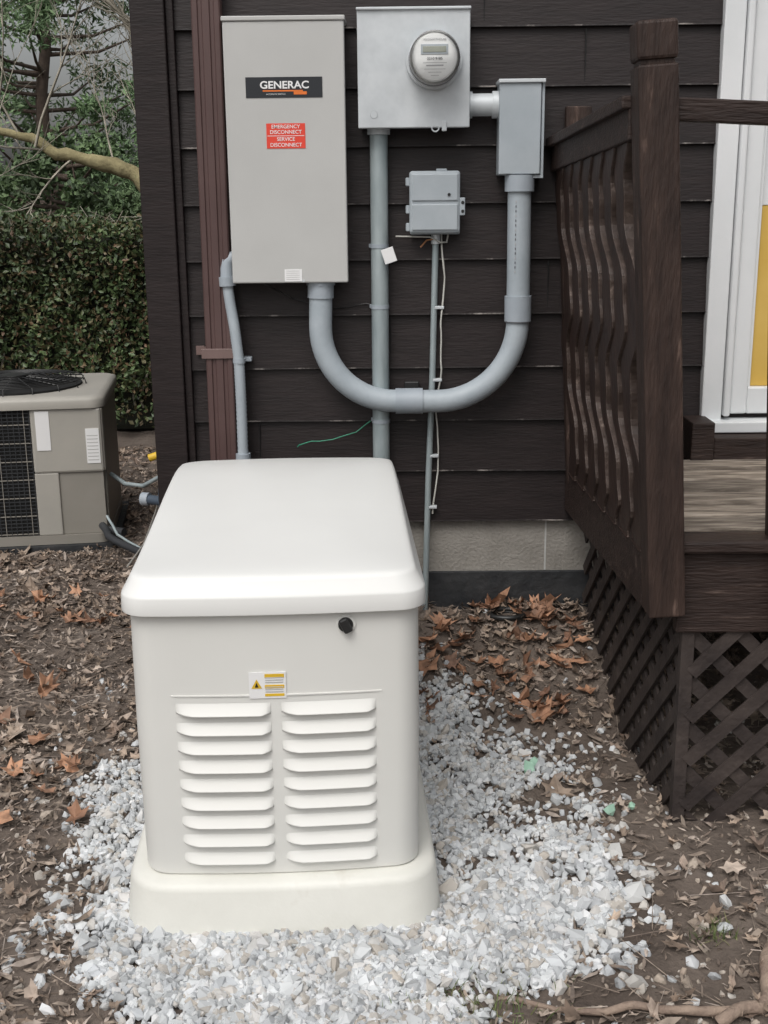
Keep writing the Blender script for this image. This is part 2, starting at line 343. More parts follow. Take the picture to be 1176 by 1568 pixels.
box('foundation_wall',-.75,7.0,4.0,4.034,.375,.575,M_found,house,bev=.002)
box('foundation_joint',.535,.541,3.9985,4.01,.38,.575,M_enc,house,bev=0)
box('foundation_tar_coat',-.75,7.0,3.992,4.034,-.3,.378,M_tar,house,bev=.003)
obj('roof',[(-1.2,3.4,4.5),(7.5,3.4,4.5),(7.5,8,6.5),(-1.2,8,6.5),(-1.2,12.6,4.5),(7.5,12.6,4.5)],[(0,1,2,3),(3,2,5,4)],M_dark,house)
D=house
box('door_casing_left',1.045,1.112,3.945,4.034,.915,3.0,M_white,D,bev=.004)
box('door_casing_right',1.98,2.06,3.945,4.034,.915,3.0,M_white,D,bev=.004)
box('door_casing_top',1.045,2.06,3.944,4.034,3.0,3.1,M_white,D,bev=.004)
box('door_jamb_backing',1.10,1.99,4.020,4.033,.90,3.02,M_white,D,bev=0)
box('door_brickmould',1.115,1.137,3.93,4.02,.935,3.0,M_white,D,bev=.006)
box('door_sill',1.04,2.07,3.90,4.033,.885,.922,M_white,D,bev=.004)
box('storm_door_stile_left',1.142,1.198,3.955,3.985,.94,2.98,M_white,D,bev=.006)
box('storm_door_stile_right',1.88,1.95,3.955,3.985,.94,2.98,M_white,D,bev=.006)
box('storm_door_bottom_rail',1.198,1.88,3.956,3.986,.94,1.03,M_white,D,bev=.006)
box('storm_door_top_rail',1.198,1.88,3.956,3.986,2.88,2.98,M_white,D,bev=.006)
box('door_curtain',1.209,1.88,3.988,4.0,1.03,1.62,M_curt,D,bev=0)
box('door_upper_glass',1.209,1.88,3.987,4.0,1.622,2.88,M_white,D,bev=0)
box('door_inner_bead',1.1985,1.208,3.966,3.984,1.03,2.88,M_white,D,bev=.002)
box('door_corner_block',.985,1.06,3.82,3.965,.80,.935,M_deckh,D,bev=.004)
box('outlet_cover',.045,.095,3.955,3.975,1.035,1.06,M_black,house,bev=.004)
box('ledger_board',1.062,3.2,3.83,3.968,.80,.882,M_deckh,D,bev=.004)

ds=empty('downspout')
yf=3.90
cp=[(-.607,yf+.004),(-.603,yf),(-.589,yf),(-.586,yf+.005),(-.576,yf+.005),(-.573,yf),(-.567,yf),(-.558,yf),(-.552,yf),(-.549,yf+.005),(-.539,yf+.005),(-.536,yf),(-.522,yf),(-.518,yf+.004),(-.518,3.96),(-.607,3.96)]
vv=[(x,y,z) for z in (-.02,4.4) for x,y in cp]; n=len(cp)
vv=[(x-(1.5-z)*.005,y,z) for x,y,z in vv]
obj('pipe',vv,[(i,(i+1)%n,n+(i+1)%n,n+i) for i in range(n)],M_spout,ds)
M_strap=mat('strap_paint',(.15,.10,.09),(.18,.12,.11),rough=.5)
box('strap',-.622,-.515,3.894,3.968,1.150,1.183,M_strap,ds,bev=.002)
box('strap_tab',-.650,-.622,3.962,3.97,1.155,1.185,M_strap,ds,bev=.001)

ts=empty('transfer_switch_box')
box('cabinet',-.497,-.138,3.87,3.975,1.40,2.185,M_enc,ts,bev=.004)
box('door_panel',-.502,-.133,3.84,3.872,1.397,2.178,M_enc,ts,bev=.005,seg=3)
box('top_flange',-.505,-.130,3.835,3.976,2.178,2.192,M_enc,ts,bev=.003)
box('nameplate',-.437,-.202,3.8385,3.8405,1.957,2.017,M_blabel,ts,bev=0)
text('nameplate_text','GENERAC',-.318,3.8375,1.993,.030,M_wtext,ts,bold=.0007,sx=1.12)
text('nameplate_subtext','AUTOMATIC SWITCH',-.345,3.8375,1.967,.006,M_wtext,ts)
box('nameplate_stripe',-.385,-.262,3.8378,3.8384,1.975,1.979,M_orange,ts,bev=0)
box('nameplate_stripe_end',-.290,-.250,3.8378,3.8384,1.966,1.9748,M_orange,ts,bev=0)
box('warning_label',-.378,-.258,3.8386,3.8405,1.808,1.882,M_red,ts,bev=0)
for i,(t_,zz) in enumerate([('EMERGENCY',1.872),('DISCONNECT',1.856),('SERVICE',1.835),('DISCONNECT',1.818)]):
    text('label_text_%d'%i,t_,-.318,3.838,zz,.0155,M_wtext,ts,sx=1.0,bold=.0001)
box('label_rule',-.375,-.261,3.838,3.8384,1.8445,1.846,M_wtext,ts,bev=0)
box('spec_sticker',-.335,-.280,3.8385,3.8405,1.402,1.44,M_wtext,ts,bev=0)
for i in range(5): box('sticker_line_%d'%i,-.33,-.287,3.838,3.8384,1.408+i*.0065,1.4095+i*.0065,M_enc,ts,bev=0)
cyl('latch',(-.275,3.838,1.403),.004,.008,'Y',M_galv,ts,n=12)

mb=empty('electric_meter')
box('meter_box',-.088,.245,3.875,3.975,1.87,2.205,M_galv,mb,bev=.003)
box('meter_cover',-.094,.251,3.858,3.877,1.866,2.209,M_galv,mb,bev=.003)
box('rain_lip',-.096,.253,3.850,3.976,2.207,2.215,M_galv,mb,bev=.002)
MC=(.140,2.062)
cyl('mounting_ring',(MC[0],3.848,MC[1]),.086,.03,'Y',M_galv,mb,n=48,bev=.008)
cyl('ring_recess',(MC[0],3.836,MC[1]),.0775,.01,'Y',M_dtext,mb,n=48,bev=.001)
cyl('meter_base',(MC[0],3.825,MC[1]),.074,.03,'Y',M_enc,mb,n=48,bev=.003)
cyl('meter_face_plate',(MC[0],3.80,MC[1]),.068,.05,'Y',M_face,mb,n=48,bev=.002)
box('lcd_display',MC[0]-.036,MC[0]+.034,3.7715,3.776,MC[1]+.014,MC[1]+.031,M_lcd,mb,bev=.001)
box('display_frame',MC[0]-.042,MC[0]+.040,3.773,3.778,MC[1]+.008,MC[1]+.037,M_gray2,mb,bev=.001)
text('face_text','2210 9185',MC[0],3.7735,MC[1]-.004,.011,M_dtext,mb)
text('face_text','KILOWATTHOURS',MC[0],3.7735,MC[1]+.050,.008,M_ltext,mb)
for i in range(5):
    w=[.036,.026,.032,.02,.012][i]; zz=MC[1]-.016-i*.009
    box('face_print_%d'%i,MC[0]-w,MC[0]+w,3.7742,3.7746,zz,zz+(.004 if i==1 else .0014),M_ltext,mb,bev=0)
prof=[(.0765,3.838),(.0765,3.79),(.0755,3.765),(.071,3.752),(.06,3.746),(.03,3.742),(.0005,3.741)]
vv=[];ff=[];n=40
for r,y in prof:
    for j in range(n): a=2*math.pi*j/n; vv.append((MC[0]+r*math.cos(a),y,MC[1]+r*math.sin(a)))
for i in range(len(prof)-1):
    for j in range(n): ff.append((i*n+j,i*n+(j+1)%n,(i+1)*n+(j+1)%n,(i+1)*n+j))
obj('glass_cover',vv,ff,M_glass,mb,smooth=True)
tube('hasp_ring',[(.145+.011*math.cos(a),3.86,1.865+.011*math.sin(a)) for a in np.linspace(0,6.3,14)],.0025,M_galv,mb,n=6)
box('bottom_latch',.165,.18,3.852,3.87,1.855,1.885,M_galv,mb,bev=.002)
cyl('knockout',(-.045,3.8585,1.905),.012,.003,'Y',M_galv,mb,n=20,bev=.001)

jb=empty('junction_box')
box('body',.345,.475,3.885,3.975,1.722,2.0,M_gray2,jb,bev=.003)
box('cover',.343,.472,3.86,3.887,1.724,1.995,M_gray2,jb,bev=.003)
box('top_lip',.340,.484,3.852,3.976,1.995,2.006,M_galv,jb,bev=.002)
box('side_flange',.475,.484,3.87,3.976,1.722,2.0,M_gray2,jb,bev=.002)
box('bottom_lip',.40,.484,3.87,3.97,1.712,1.722,M_gray2,jb,bev=.001)
tb=empty('utility_interface_box')
box('base',.066,.228,3.94,3.975,1.54,1.735,M_gray2,tb,bev=.006)
box('cover',.064,.226,3.90,3.945,1.545,1.738,M_gray2,tb,bev=.010,seg=3)
box('lower_panel',.072,.218,3.895,3.902,1.555,1.636,M_gray2,tb,bev=.003)
box('upper_panel',.072,.218,3.895,3.902,1.646,1.728,M_gray2,tb,bev=.003)
for i,zz in enumerate((1.565,1.62,1.705)):
    cyl('hinge_%d'%i,(.060,3.915,zz),.008,.026,'Z',M_gray2,tb,n=14,bev=.002)
box('side_latch',.224,.242,3.905,3.93,1.60,1.655,M_gray2,tb,bev=.003)
for i,zz in enumerate((1.613,1.64)): cyl('latch_hole_%d'%i,(.234,3.9045,zz),.005,.003,'Y',M_black,tb,n=12)
cyl('lock',(.190,3.894,1.665),.005,.004,'Y',M_black,tb,n=12)
box('top_tab',.15,.185,3.93,3.95,1.735,1.745,M_gray2,tb,bev=.003)

# ------------------------------------------------------------------ conduits
cd=empty('electrical_conduit'); yU=3.895; r=.0375
pts=[(-.225,yU,1.42),(-.225,yU,1.36),(-.228,yU,1.255)]+arc(.012,1.245,.24,180,270,yU,18)+[(.06,yU,1.003)]+arc(.155,1.263,.26,-90,0,yU,18)+[(.415,yU,1.40),(.413,yU,1.72)]
tube('u_shaped_pvc_conduit',pts,r,M_pvc,cd,n=24)
tube('left_coupling',[(-.224,yU,1.40),(-.2255,yU,1.345)],.0425,M_pvcd,cd,n=24)
tube('lock_nut',[(-.224,yU,1.402),(-.224,yU,1.385)],.046,M_pvcd,cd,n=8)
tube('bottom_coupling',[(.015,yU,1.0045),(.105,yU,1.0045)],.0425,M_pvcd,cd,n=24)
tube('right_coupling',[(.415,yU,1.262),(.4145,yU,1.345)],.0435,M_pvcd,cd,n=24)
tube('coupling_line',[(.415,yU,1.262),(.415,yU,1.265)],.044,M_dtext,cd,n=24)
tube('upper_coupling',[(.413,yU,1.672),(.413,yU,1.722)],.047,M_pvcd,cd,n=24)
for i in range(16):
    zz=1.42+i*.0145; box('conduit_print_%d'%i,.398,.401,yU-.0362,yU-.0352,zz,zz+.007,M_ltext if i%3==0 else M_dtext,cd,bev=0)
tube('meter_nipple',[(.25,3.915,1.935),(.345,3.915,1.935)],.034,M_galv,cd,n=24)
tube('nipple_collar_a',[(.251,3.915,1.935),(.262,3.915,1.935)],.040,M_galv,cd,n=20)
tube('nipple_collar_b',[(.325,3.915,1.935),(.345,3.915,1.935)],.041,M_galv,cd,n=20)
tube('service_conduit',[(-.032,3.935,1.87),(-.034,3.935,1.0),(-.036,3.935,.0)],.0285,M_emt,cd,n=20)
tube('service_conduit_hub',[(-.032,3.93,1.872),(-.032,3.93,1.85)],.036,M_galv,cd,n=20)
for i,zz in enumerate((1.50,1.305,.925)):
    tube('strap_%d'%i,[(-.034,3.935,zz),(-.034,3.935,zz+.012)],.0305,M_pvcd,cd,n=20)
    box('strap_ear_%d'%i,-.068,-.05,3.958,3.972,zz,zz+.012,M_pvcd,cd,bev=.001)
gp=empty('ground_wire_conduit')
tube('pipe',[(.150,3.955,1.535),(.140,3.955,1.1),(.125,3.955,.7),(.112,3.95,.2),(.111,3.95,.1)],.0105,M_emt,gp,n=12)
tube('connector',[(.150,3.955,1.54),(.150,3.955,1.51)],.015,M_galv,gp,n=12)
for i,(zz,xx) in enumerate(((1.06,.139),(.62,.123),(1.30,.146),(.80,.129))):
    box('clip_%d'%i,xx-.003,xx+.032,3.945,3.965,zz,zz+.010,M_galv,gp,bev=.002)
tube('white_cable',wob([(.17,3.955,1.545),(.176,3.955,1.40),(.168,3.955,1.25),(.172,3.955,1.1),(.155,3.955,.95),(.158,3.955,.75),(.14,3.955,.6)],.01),.003,M_cable,gp,n=6)
tube('brown_wire',[(.16,3.95,1.54),(.155,3.945,1.528),(.12,3.94,1.522),(.10,3.94,1.50)],.003,M_brass,gp,n=6)
tube('gray_wire',[(.19,3.95,1.54),(.185,3.945,1.515),(.165,3.94,1.515),(.13,3.94,1.533),(.02,3.95,1.535)],.003,M_cable,gp,n=6)
beam('wire_tag',(-.01,3.89,1.50),(.005,3.89,1.455),.04,.003,M_wtext,gp,bev=.001)
tube('green_wire',wob([(-.07,3.96,.925),(-.12,3.955,.885),(-.2,3.95,.862),(-.27,3.95,.858),(-.32,3.955,.84)],.008),.0022,M_wire,gp,n=6)
tube('black_wire',wob([(-.42,3.955,1.39),(-.33,3.96,1.34),(-.2,3.96,1.30),(-.06,3.96,1.315)],.01),.0018,M_black,gp,n=6)

fc=empty('flexible_conduit')
p0=[(-.495,3.92,1.475),(-.512,3.92,1.475),(-.526,3.918,1.462),(-.530,3.915,1.44),(-.530,3.91,1.40)]
tube('elbow',p0,.021,M_pvcd,fc,n=16)
tube('elbow_nut',[(-.530,3.91,1.415),(-.529,3.91,1.385)],.0285,M_pvcd,fc,n=8)
ctrl=[(-.529,3.91,1.39),(-.522,3.905,1.33),(-.510,3.90,1.25),(-.500,3.90,1.14),(-.499,3.905,1.0),(-.500,3.905,.82),(-.49,3.90,.5)]
pp=[];
for i in range(len(ctrl)-1):
    for j in range(24): pp.append(Vector(ctrl[i]).lerp(Vector(ctrl[i+1]),j/24))
for _ in range(12): pp=[pp[0]]+[(pp[i-1]+pp[i+1])/2 for i in range(1,len(pp)-1)]+[pp[-1]]
tube('flexible_hose',pp,0,M_pvc,fc,n=14,radii=[.0170+(.0014 if i%2 else 0) for i in range(len(pp))])
tube('strap',[(-.500,3.90,1.135),(-.4995,3.90,1.15)],.0205,M_pvcd,fc,n=14)
box('strap_ears',-.535,-.462,3.93,3.965,1.135,1.150,M_pvcd,fc,bev=.003)
tube('lower_nut',[(-.500,3.905,.80),(-.500,3.905,.83)],.026,M_pvcd,fc,n=8)
tube('lower_box_top',[(-.500,3.905,.3),(-.500,3.905,.80)],.03,M_pvcd,fc,n=14)

# ------------------------------------------------------------------ generator
gen=empty('standby_generator',(GX,GY,0),GR)
def ring(hx,hy,rc,z,bulge=0,nc=9,ns=14):
    pts=[]
    for cx,cy,a0 in ((hx-rc,-hy+rc,-90),(hx-rc,hy-rc,0),(-hx+rc,hy-rc,90),(-hx+rc,-hy+rc,180)):
        for i in range(nc): a=rad(a0+90*i/(nc-1)); pts.append((cx+rc*math.cos(a),cy+rc*math.sin(a)))
    out=[]
    for i in range(len(pts)):
        p=pts[i];q=pts[(i+1)%len(pts)]; out.append(p)
        if i%nc==nc-1:
            for j in range(1,ns): out.append((p[0]+(q[0]-p[0])*j/ns,p[1]+(q[1]-p[1])*j/ns))
    res=[]
    for x,y in out:
        b=bulge*(1-min(1,abs(x)/hx)**2); sgn=-1 if y<0 else 1
        res.append((x,y+sgn*b*min(1,abs(y)/hy),z))
    return res
def loft(name,rings,m,parent,zf=None,cap0=True,cap1=True,ang=35):
    n=len(rings[0]);vv=[p for r_ in rings for p in r_]
    if zf: vv=[(x,y,z+zf(x,y,z)) for x,y,z in vv]
    ff=[(i*n+j,i*n+(j+1)%n,(i+1)*n+(j+1)%n,(i+1)*n+j) for i in range(len(rings)-1) for j in range(n)]
    if cap0: ff.append(tuple(range(n))[::-1])
    if cap1: ff.append(tuple((len(rings)-1)*n+j for j in range(n)))
    return obj(name,vv,ff,m,parent,smooth=True,ang=ang)
HX,HY=.322,.535
loft('base_pad',[ring(.372,.588,.10,-.01,.022),ring(.374,.590,.10,.004,.022),ring(.3735,.5895,.10,.008,.022),ring(.363,.578,.095,.120,.02),ring(.360,.575,.094,.129,.02),ring(.355,.570,.092,.135,.02),ring(.348,.563,.09,.138,.02),ring(.33,.545,.08,.141,.02)],M_pad,gen)
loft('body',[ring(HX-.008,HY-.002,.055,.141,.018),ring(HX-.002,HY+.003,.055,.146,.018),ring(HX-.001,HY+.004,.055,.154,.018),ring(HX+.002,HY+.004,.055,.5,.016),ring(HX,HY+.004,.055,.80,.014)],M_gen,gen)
loft('seam_gap',[ring(.318,.53,.06,.1375,.018),ring(.318,.53,.06,.1435,.018)],M_dark,gen)
def lz(x,y,z):
    t=sm((z-.815)/.05)
    return t*(.038*sm((y+.50)/.85)-.016*sm((y-.35)/.22)+.006*(1-min(1,abs(x)/.33)**2)*sm((z-.860)/.012))
L0=[(.02,.790,.05),(.003,.784,.06),(.0005,.785,.06),(0,.788,.06),(.001,.822,.06),(.002,.8255,.06),(.0045,.829,.06),(.019,.856,.056),(.0215,.8602,.0555),(.025,.8630,.055),(.030,.8648,.054),(.038,.8660,.052),(.06,.8678,.05),(.10,.870,.05),(.16,.873,.05),(.22,.876,.045),(.28,.878,.03),(.315,.879,.008)]
lidr=[ring(.338-i,.560-i*(1.0 if i<.12 else 1.35),rc,z,.014) for i,z,rc in L0]
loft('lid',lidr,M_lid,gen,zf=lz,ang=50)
loft('lid_gap',[ring(HX+.0015,HY+.006,.055,.7835,.0145),ring(HX+.0015,HY+.006,.055,.790,.0145)],M_dark,gen)
def fy(x): return -(HY+.003)-.017*(1-min(1,abs(x)/HX)**2)
def louvre(nm,x0,x1,z0,h,taper_left):
    nx_,nz_=40,18; vv=[];D=.016
    for j in range(nz_+1):
        s=j/nz_
        for i in range(nx_+1):
            u=i/nx_; el=u*(x1-x0); er=(1-u)*(x1-x0)
            a=min(1,el/(.055 if taper_left else .028)); b_=min(1,er/(.028 if taper_left else .055))
            e=math.sqrt(max(0,1-(1-a)**2))*math.sqrt(max(0,1-(1-b_)**2))
            ss=s/max(.2,(.6+.4*e))
            d=D*e*((ss/.80)**1.15 if ss<.80 else max(0,1-sm((ss-.80)/.10)))
            x=x0+u*(x1-x0); vv.append((x,fy(x)-d-.0008,z0+h-s*h))
    ff=[(j*(nx_+1)+i,(j+1)*(nx_+1)+i,(j+1)*(nx_+1)+i+1,j*(nx_+1)+i+1) for j in range(nz_) for i in range(nx_)]
    obj(nm,vv,ff,M_gen,gen,smooth=True)
for i in range(9):
    zz=.538-i*.0462
    louvre('louvre_left_%d'%i,-.226,-.014,zz,.034,True); louvre('louvre_right_%d'%i,.010,.222,zz,.034,True)
def strip(nm,x0,x1,z0,z1,pr,m=None):
    n_=24;vv=[]
    for z_,o_ in ((z0,-.0005),(z0,pr),(z1,pr),(z1,-.0005)):
        for i in range(n_+1): x=x0+(x1-x0)*i/n_; vv.append((x,fy(x)-o_,z_))
    return obj(nm,vv,[(j*(n_+1)+i,j*(n_+1)+i+1,(j+1)*(n_+1)+i+1,(j+1)*(n_+1)+i) for j in range(3) for i in range(n_)],m or M_gen,gen)
strip('vent_panel_top_edge',-.235,.235,.588,.591,.0022)
strip('vent_panel_left_notch',-.235,-.226,.570,.588,.0010)
strip('vent_panel_right_notch',.230,.236,.570,.588,.0010)
def lab(nm,x0,x1,z0,z1,m,o_=.0012):
    y=min(fy(x0),fy(x1))-o_; box(nm,x0,x1,y,y+.002,z0,z1,m,gen,bev=0)
lab('warning_sticker',-.060,.022,.583,.645,M_wtext,.0022)
for i,(z0_,z1_) in enumerate(((.632,.641),(.607,.615),(.588,.594))): lab('sticker_band_%d'%i,-.025,.018,z0_,z1_,M_yel,.003)
for i in range(6): lab('sticker_text_%d'%i,-.024,.016,.598+i*.0055+(.006 if i>2 else 0),.600+i*.0055+(.006 if i>2 else 0),M_enc,.0034)
y_=fy(-.04)-.0034
obj('sticker_triangle',[(-.055,y_,.607),(-.031,y_,.607),(-.043,y_,.629)],[(0,1,2)],M_yel,gen)
obj('sticker_bolt',[(-.047,y_-.0004,.610),(-.039,y_-.0004,.610),(-.043,y_-.0004,.622)],[(0,1,2)],M_black,gen)
ly=fy(.155)
cyl('lock_ring',(.158,ly,.752),.022,.006,'Y',M_gen,gen,bev=.002)
cyl('lock_barrel',(.157,ly-.004,.752),.0165,.010,'Y',M_black,gen,bev=.002)
beam('lock_knob',(.149,ly-.012,.768),(.165,ly-.012,.736),.021,.012,M_black,gen,bev=.005)

# ------------------------------------------------------------------ deck
deck=empty('wooden_deck')
def dx(y): return .735-(y-2.9)*.07
yy=2.875;i=0
while yy<3.80:
    w=.118 if i else .10; x0=dx(yy)-.02+random.uniform(-.006,.006); h_=random.uniform(-.004,.004)
    box('floor_board_%d'%i,x0,3.2,yy,min(yy+w,3.965),.775,.810+h_,M_fl[i%3] if i>0 else M_deckh,deck,bev=.008); yy+=w+.026;i+=1
box('front_fascia',.735,3.2,2.90,2.94,.555,.773,M_deckh,deck,bev=.005)
beam('side_fascia',(dx(2.94)-.02,2.945,.69),(dx(3.96)-.02,3.965,.69),.18,.035,M_deckh,deck,side=(0,0,1),bev=.004)
beam('side_joist_lower',(dx(2.99)-.055,2.99,.70),(dx(3.96)-.05,3.965,.71),.20,.03,M_deckh,deck,side=(0,0,1),bev=.004)
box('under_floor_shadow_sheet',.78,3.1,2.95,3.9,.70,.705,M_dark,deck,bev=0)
pa=Vector((.700,2.90,.615)); pb=Vector((.612,2.90,1.945))
beam('corner_post',pa,pb,.093,.095,M_deck,deck,bev=.005)
t_=(pb-pa).normalized()
beam('post_neck',pb,pb+t_*.012,.078,.080,M_deck,deck,bev=.001)
beam('post_cap',pb+t_*.010,pb+t_*.095,.094,.096,M_deck,deck,bev=.008)
beam('second_post',(1.018,2.90,.60),(.944,2.90,1.86),.09,.09,M_deck,deck,bev=.005)
beam('front_top_rail',(.655,2.90,1.850),(.93,2.90,1.835),.052,.04,M_deckh,deck,side=(0,0,1),bev=.004)
ra=Vector((.595,2.95,1.825)); rb=Vector((.545,3.96,1.775))
beam('side_top_rail',ra+Vector((-.01,0,0)),rb+Vector((-.01,0,0)),.085,.035,M_deckh,deck,side=(0,0,1),bev=.004)
beam('rail_cap',ra+Vector((.01,0,.045)),rb+Vector((.01,0,.045)),.03,.11,M_deckh,deck,side=(0,0,1),bev=.004)
wa=Vector((.68,2.96,.80)); wb=Vector((.615,3.96,.80))
beam('lower_side_rail',wa,wb,.085,.035,M_deckh,deck,side=(0,0,1),bev=.004)
beam('wall_post',(.560,3.94,1.84),(.625,3.94,.62),.045,.05,M_deck,deck,bev=.004)
box('wall_block',.56,.64,3.93,3.968,1.83,1.93,M_deck,deck,bev=.004)
def baluster(nm,t):
    top=ra.lerp(rb,t)+Vector((.0,0,.0)); bot=wa.lerp(wb,t)+Vector((.0,0,-.05))
    n_=60; front=[];back=[]
    for i in range(n_+1):
        s=i/n_; c=top.lerp(bot,s)
        ph=s*2*math.pi*2.1-.5
        env=sm(s/.12)*sm((1-s)/.08)
        wv=env*(.068*math.sin(ph)+.016*math.sin(3*ph))
        w=.058+.010*math.cos(ph+.6)
        front.append((c.x,c.y+wv-w,c.z)); back.append((c.x,c.y+wv+w,c.z))
    vv=[];th=.020
    for f_,b_ in zip(front,back):
        vv+=[(f_[0]-th,f_[1],f_[2]),(f_[0]+th,f_[1],f_[2]),(b_[0]+th,b_[1],b_[2]),(b_[0]-th,b_[1],b_[2])]
    ff=[]
    for i in range(n_):
        for j in range(4): ff.append((i*4+j,i*4+(j+1)%4,(i+1)*4+(j+1)%4,(i+1)*4+j))
    ff+= [(0,1,2,3),(n_*4+3,n_*4+2,n_*4+1,n_*4)]
    o=obj(nm,vv,ff,M_bal,deck); o.data.materials.append(M_balE)
    for i,p in enumerate(o.data.polygons):
        if i<n_*4 and i%4==0: p.material_index=1  # near edge faces take the painted sky-lit tone
    md=o.modifiers.new('bev','BEVEL'); md.width=.003; md.segments=2; md.limit_method='ANGLE'; md.angle_limit=rad(50)
for i in range(7): baluster('wavy_baluster_%d'%i,.10+i*.134)
def lattice(prefix,o,u,Lu,H,step=.085):
    o=Vector(o);u=Vector(u).normalized();nrm=u.cross(Vector((0,0,1)))
    k=0
    for dirn in (1,-1):
        off=nrm*(.006 if dirn>0 else -.006)
        a=-H
        while a<Lu+H:
            z0,z1=0,H
            ua,ub=(a,a+H) if dirn>0 else (a,a-H)
            def cl(p,q):
                (u0,w0),(u1,w1)=p,q
                if u0>u1: (u0,w0),(u1,w1)=(u1,w1),(u0,w0)
                if u1<=0 or u0>=Lu: return None
                if u0<0: t=(0-u0)/(u1-u0); w0=w0+(w1-w0)*t; u0=0
                if u1>Lu: t=(Lu-u0)/(u1-u0); w1=w0+(w1-w0)*t; u1=Lu
                return (u0,w0),(u1,w1)
            c=cl((ua,z0),(ub,z1))
            if c and math.hypot(c[1][0]-c[0][0],c[1][1]-c[0][1])>.03:
                jz=random.uniform(-.004,.004)
                beam('%s_slat_%d'%(prefix,k),o+u*c[0][0]+Vector((0,0,c[0][1]+jz))+off,o+u*c[1][0]+Vector((0,0,c[1][1]-jz))+off,.036,.008,M_lat,deck,bev=0,side=u); k+=1
            a+=step*1.3
lattice('side_lattice',(.765,2.93,-.03),(dx(3.97)-.745,1.04,0),1.04,.64)
lattice('front_lattice',(.785,2.92,-.03),(1,0,0),1.6,.60,step=.10)
box('lattice_corner_batten',.755,.79,2.912,2.945,-.02,.56,M_lat,deck,bev=.003)
box('under_deck_post',1.5,1.59,3.0,3.09,-.05,.78,M_deck,deck)
box('under_deck_shade_board',.95,3.0,3.90,3.96,.3,.775,M_deck,deck)

# ------------------------------------------------------------------ air conditioner
ac=empty('air_conditioner_unit',(-1.385,5.60,0),rad(8))
W_,Dp=.92,.80
def acring(x0,x1,y0,y1,rc,z): 
    pts=[]
    for cx,cy,a0 in ((x1-rc,y0+rc,-90),(x1-rc,y1-rc,0),(x0+rc,y1-rc,90),(x0+rc,y0+rc,180)):
        for i in range(6): a=rad(a0+90*i/5); pts.append((cx+rc*math.cos(a),cy+rc*math.sin(a),z))
    return pts
loft('base_pan',[acring(-W_,0,0,Dp,.06,.03),acring(-W_,0,0,Dp,.06,.075)],M_ac,ac)
loft('coil_core',[acring(-W_+.02,-.02,.02,Dp-.02,.06,.07),acring(-W_+.02,-.02,.02,Dp-.02,.06,.70)],M_dark,ac)
loft('top_cover',[acring(-W_-.012,.012,-.012,Dp+.012,.07,.70),acring(-W_-.014,.014,-.014,Dp+.014,.07,.735),acring(-W_-.006,.006,-.006,Dp+.006,.065,.75),acring(-W_+.02,-.02,.02,Dp-.02,.055,.758)],M_acl,ac,ang=50)
box('corner_panel',-.34,-.008,.0,.03,.385,.70,M_acl,ac,bev=.012)
box('corner_panel_side',-.03,.0,.01,.30,.385,.70,M_ac,ac,bev=.012)
box('lower_panel',-.228,-.014,.014,.05,.075,.385,M_ac,ac,bev=.004)
box('corner_strip',-.34,-.225,.004,.03,.075,.387,M_acl,ac,bev=.006)
box('left_strip',-W_,-W_+.04,.0,.03,.075,.70,M_ac,ac,bev=.006)
box('side_lower',-.02,-.004,.05,Dp-.05,.075,.70,M_ac,ac,bev=.004)
for i in range(34):
    zz=.085+i*.018; box('grille_bar_%d'%i,-W_+.04,-.34,.004,.008,zz,zz+.004,M_ac if i%5==0 else M_hose,ac,bev=0)
for i in range(22):
    xx=-W_+.05+i*.025; box('grille_rod_%d'%i,xx,xx+.003,.0025,.0055,.08,.70,M_hose if i%5 else M_ac,ac,bev=0)
box('paper_label',-.315,-.25,-.003,.0,.50,.69,M_wtext,ac,bev=0)
box('spec_label',-.085,-.022,-.003,.0,.43,.60,M_wtext,ac,bev=0)
for i in range(8): box('spec_line_%d'%i,-.08,-.028,-.0038,-.003,.445+i*.017,.449+i*.017,M_enc,ac,bev=0)
fcx,fcy=-W_/2,Dp/2
cyl('fan_opening',(fcx,fcy,.762),.33,.012,'Z',M_dark,ac,n=40)
for i in range(9):
    rr=.05+i*.036; tube('fan_ring_%d'%i,[(fcx+rr*math.cos(a),fcy+rr*math.sin(a),.79+.02*(1-rr/.35)) for a in np.linspace(0,2*math.pi,33)],.0028,M_black,ac,n=5,caps=False)
for i in range(16):
    a=2*math.pi*i/16; tube('fan_spoke_%d'%i,[(fcx+.04*math.cos(a),fcy+.04*math.sin(a),.808),(fcx+.345*math.cos(a),fcy+.345*math.sin(a),.787),(fcx+.352*math.cos(a),fcy+.352*math.sin(a),.757)],.0032,M_black,ac,n=5)
cyl('fan_hub',(fcx,fcy,.806),.07,.02,'Z',M_black,ac,n=24,bev=.004)
loft('rubber_pad',[acring(-W_-.03,.03,-.03,Dp+.03,.03,-.02),acring(-W_-.03,.03,-.03,Dp+.03,.03,.028)],M_tar,ac)
rl=empty('refrigerant_lines')
tube('insulated_line',wob([(-1.42,5.58,.12),(-1.36,5.45,.10),(-1.2,5.3,.07),(-1.0,5.1,.07),(-.84,4.7,.10),(-.83,4.5,.25)],.01),.018,M_hose,rl,n=10)
tube('copper_line',wob([(-1.40,5.60,.16),(-1.33,5.5,.09),(-1.15,5.35,.05),(-1.0,5.15,.05)],.01),.007,M_emt,rl,n=8)
tube('power_whip',[(-1.40,5.75,.34),(-1.32,5.7,.30),(-1.22,5.65,.30),(-1.12,5.6,.36),(-1.05,5.5,.42)],.011,M_emt,rl,n=8)
tube('valve',[(-1.38,5.56,.10),(-1.30,5.52,.10)],.022,M_hose,rl,n=10)
dc=empty('outdoor_disconnect')
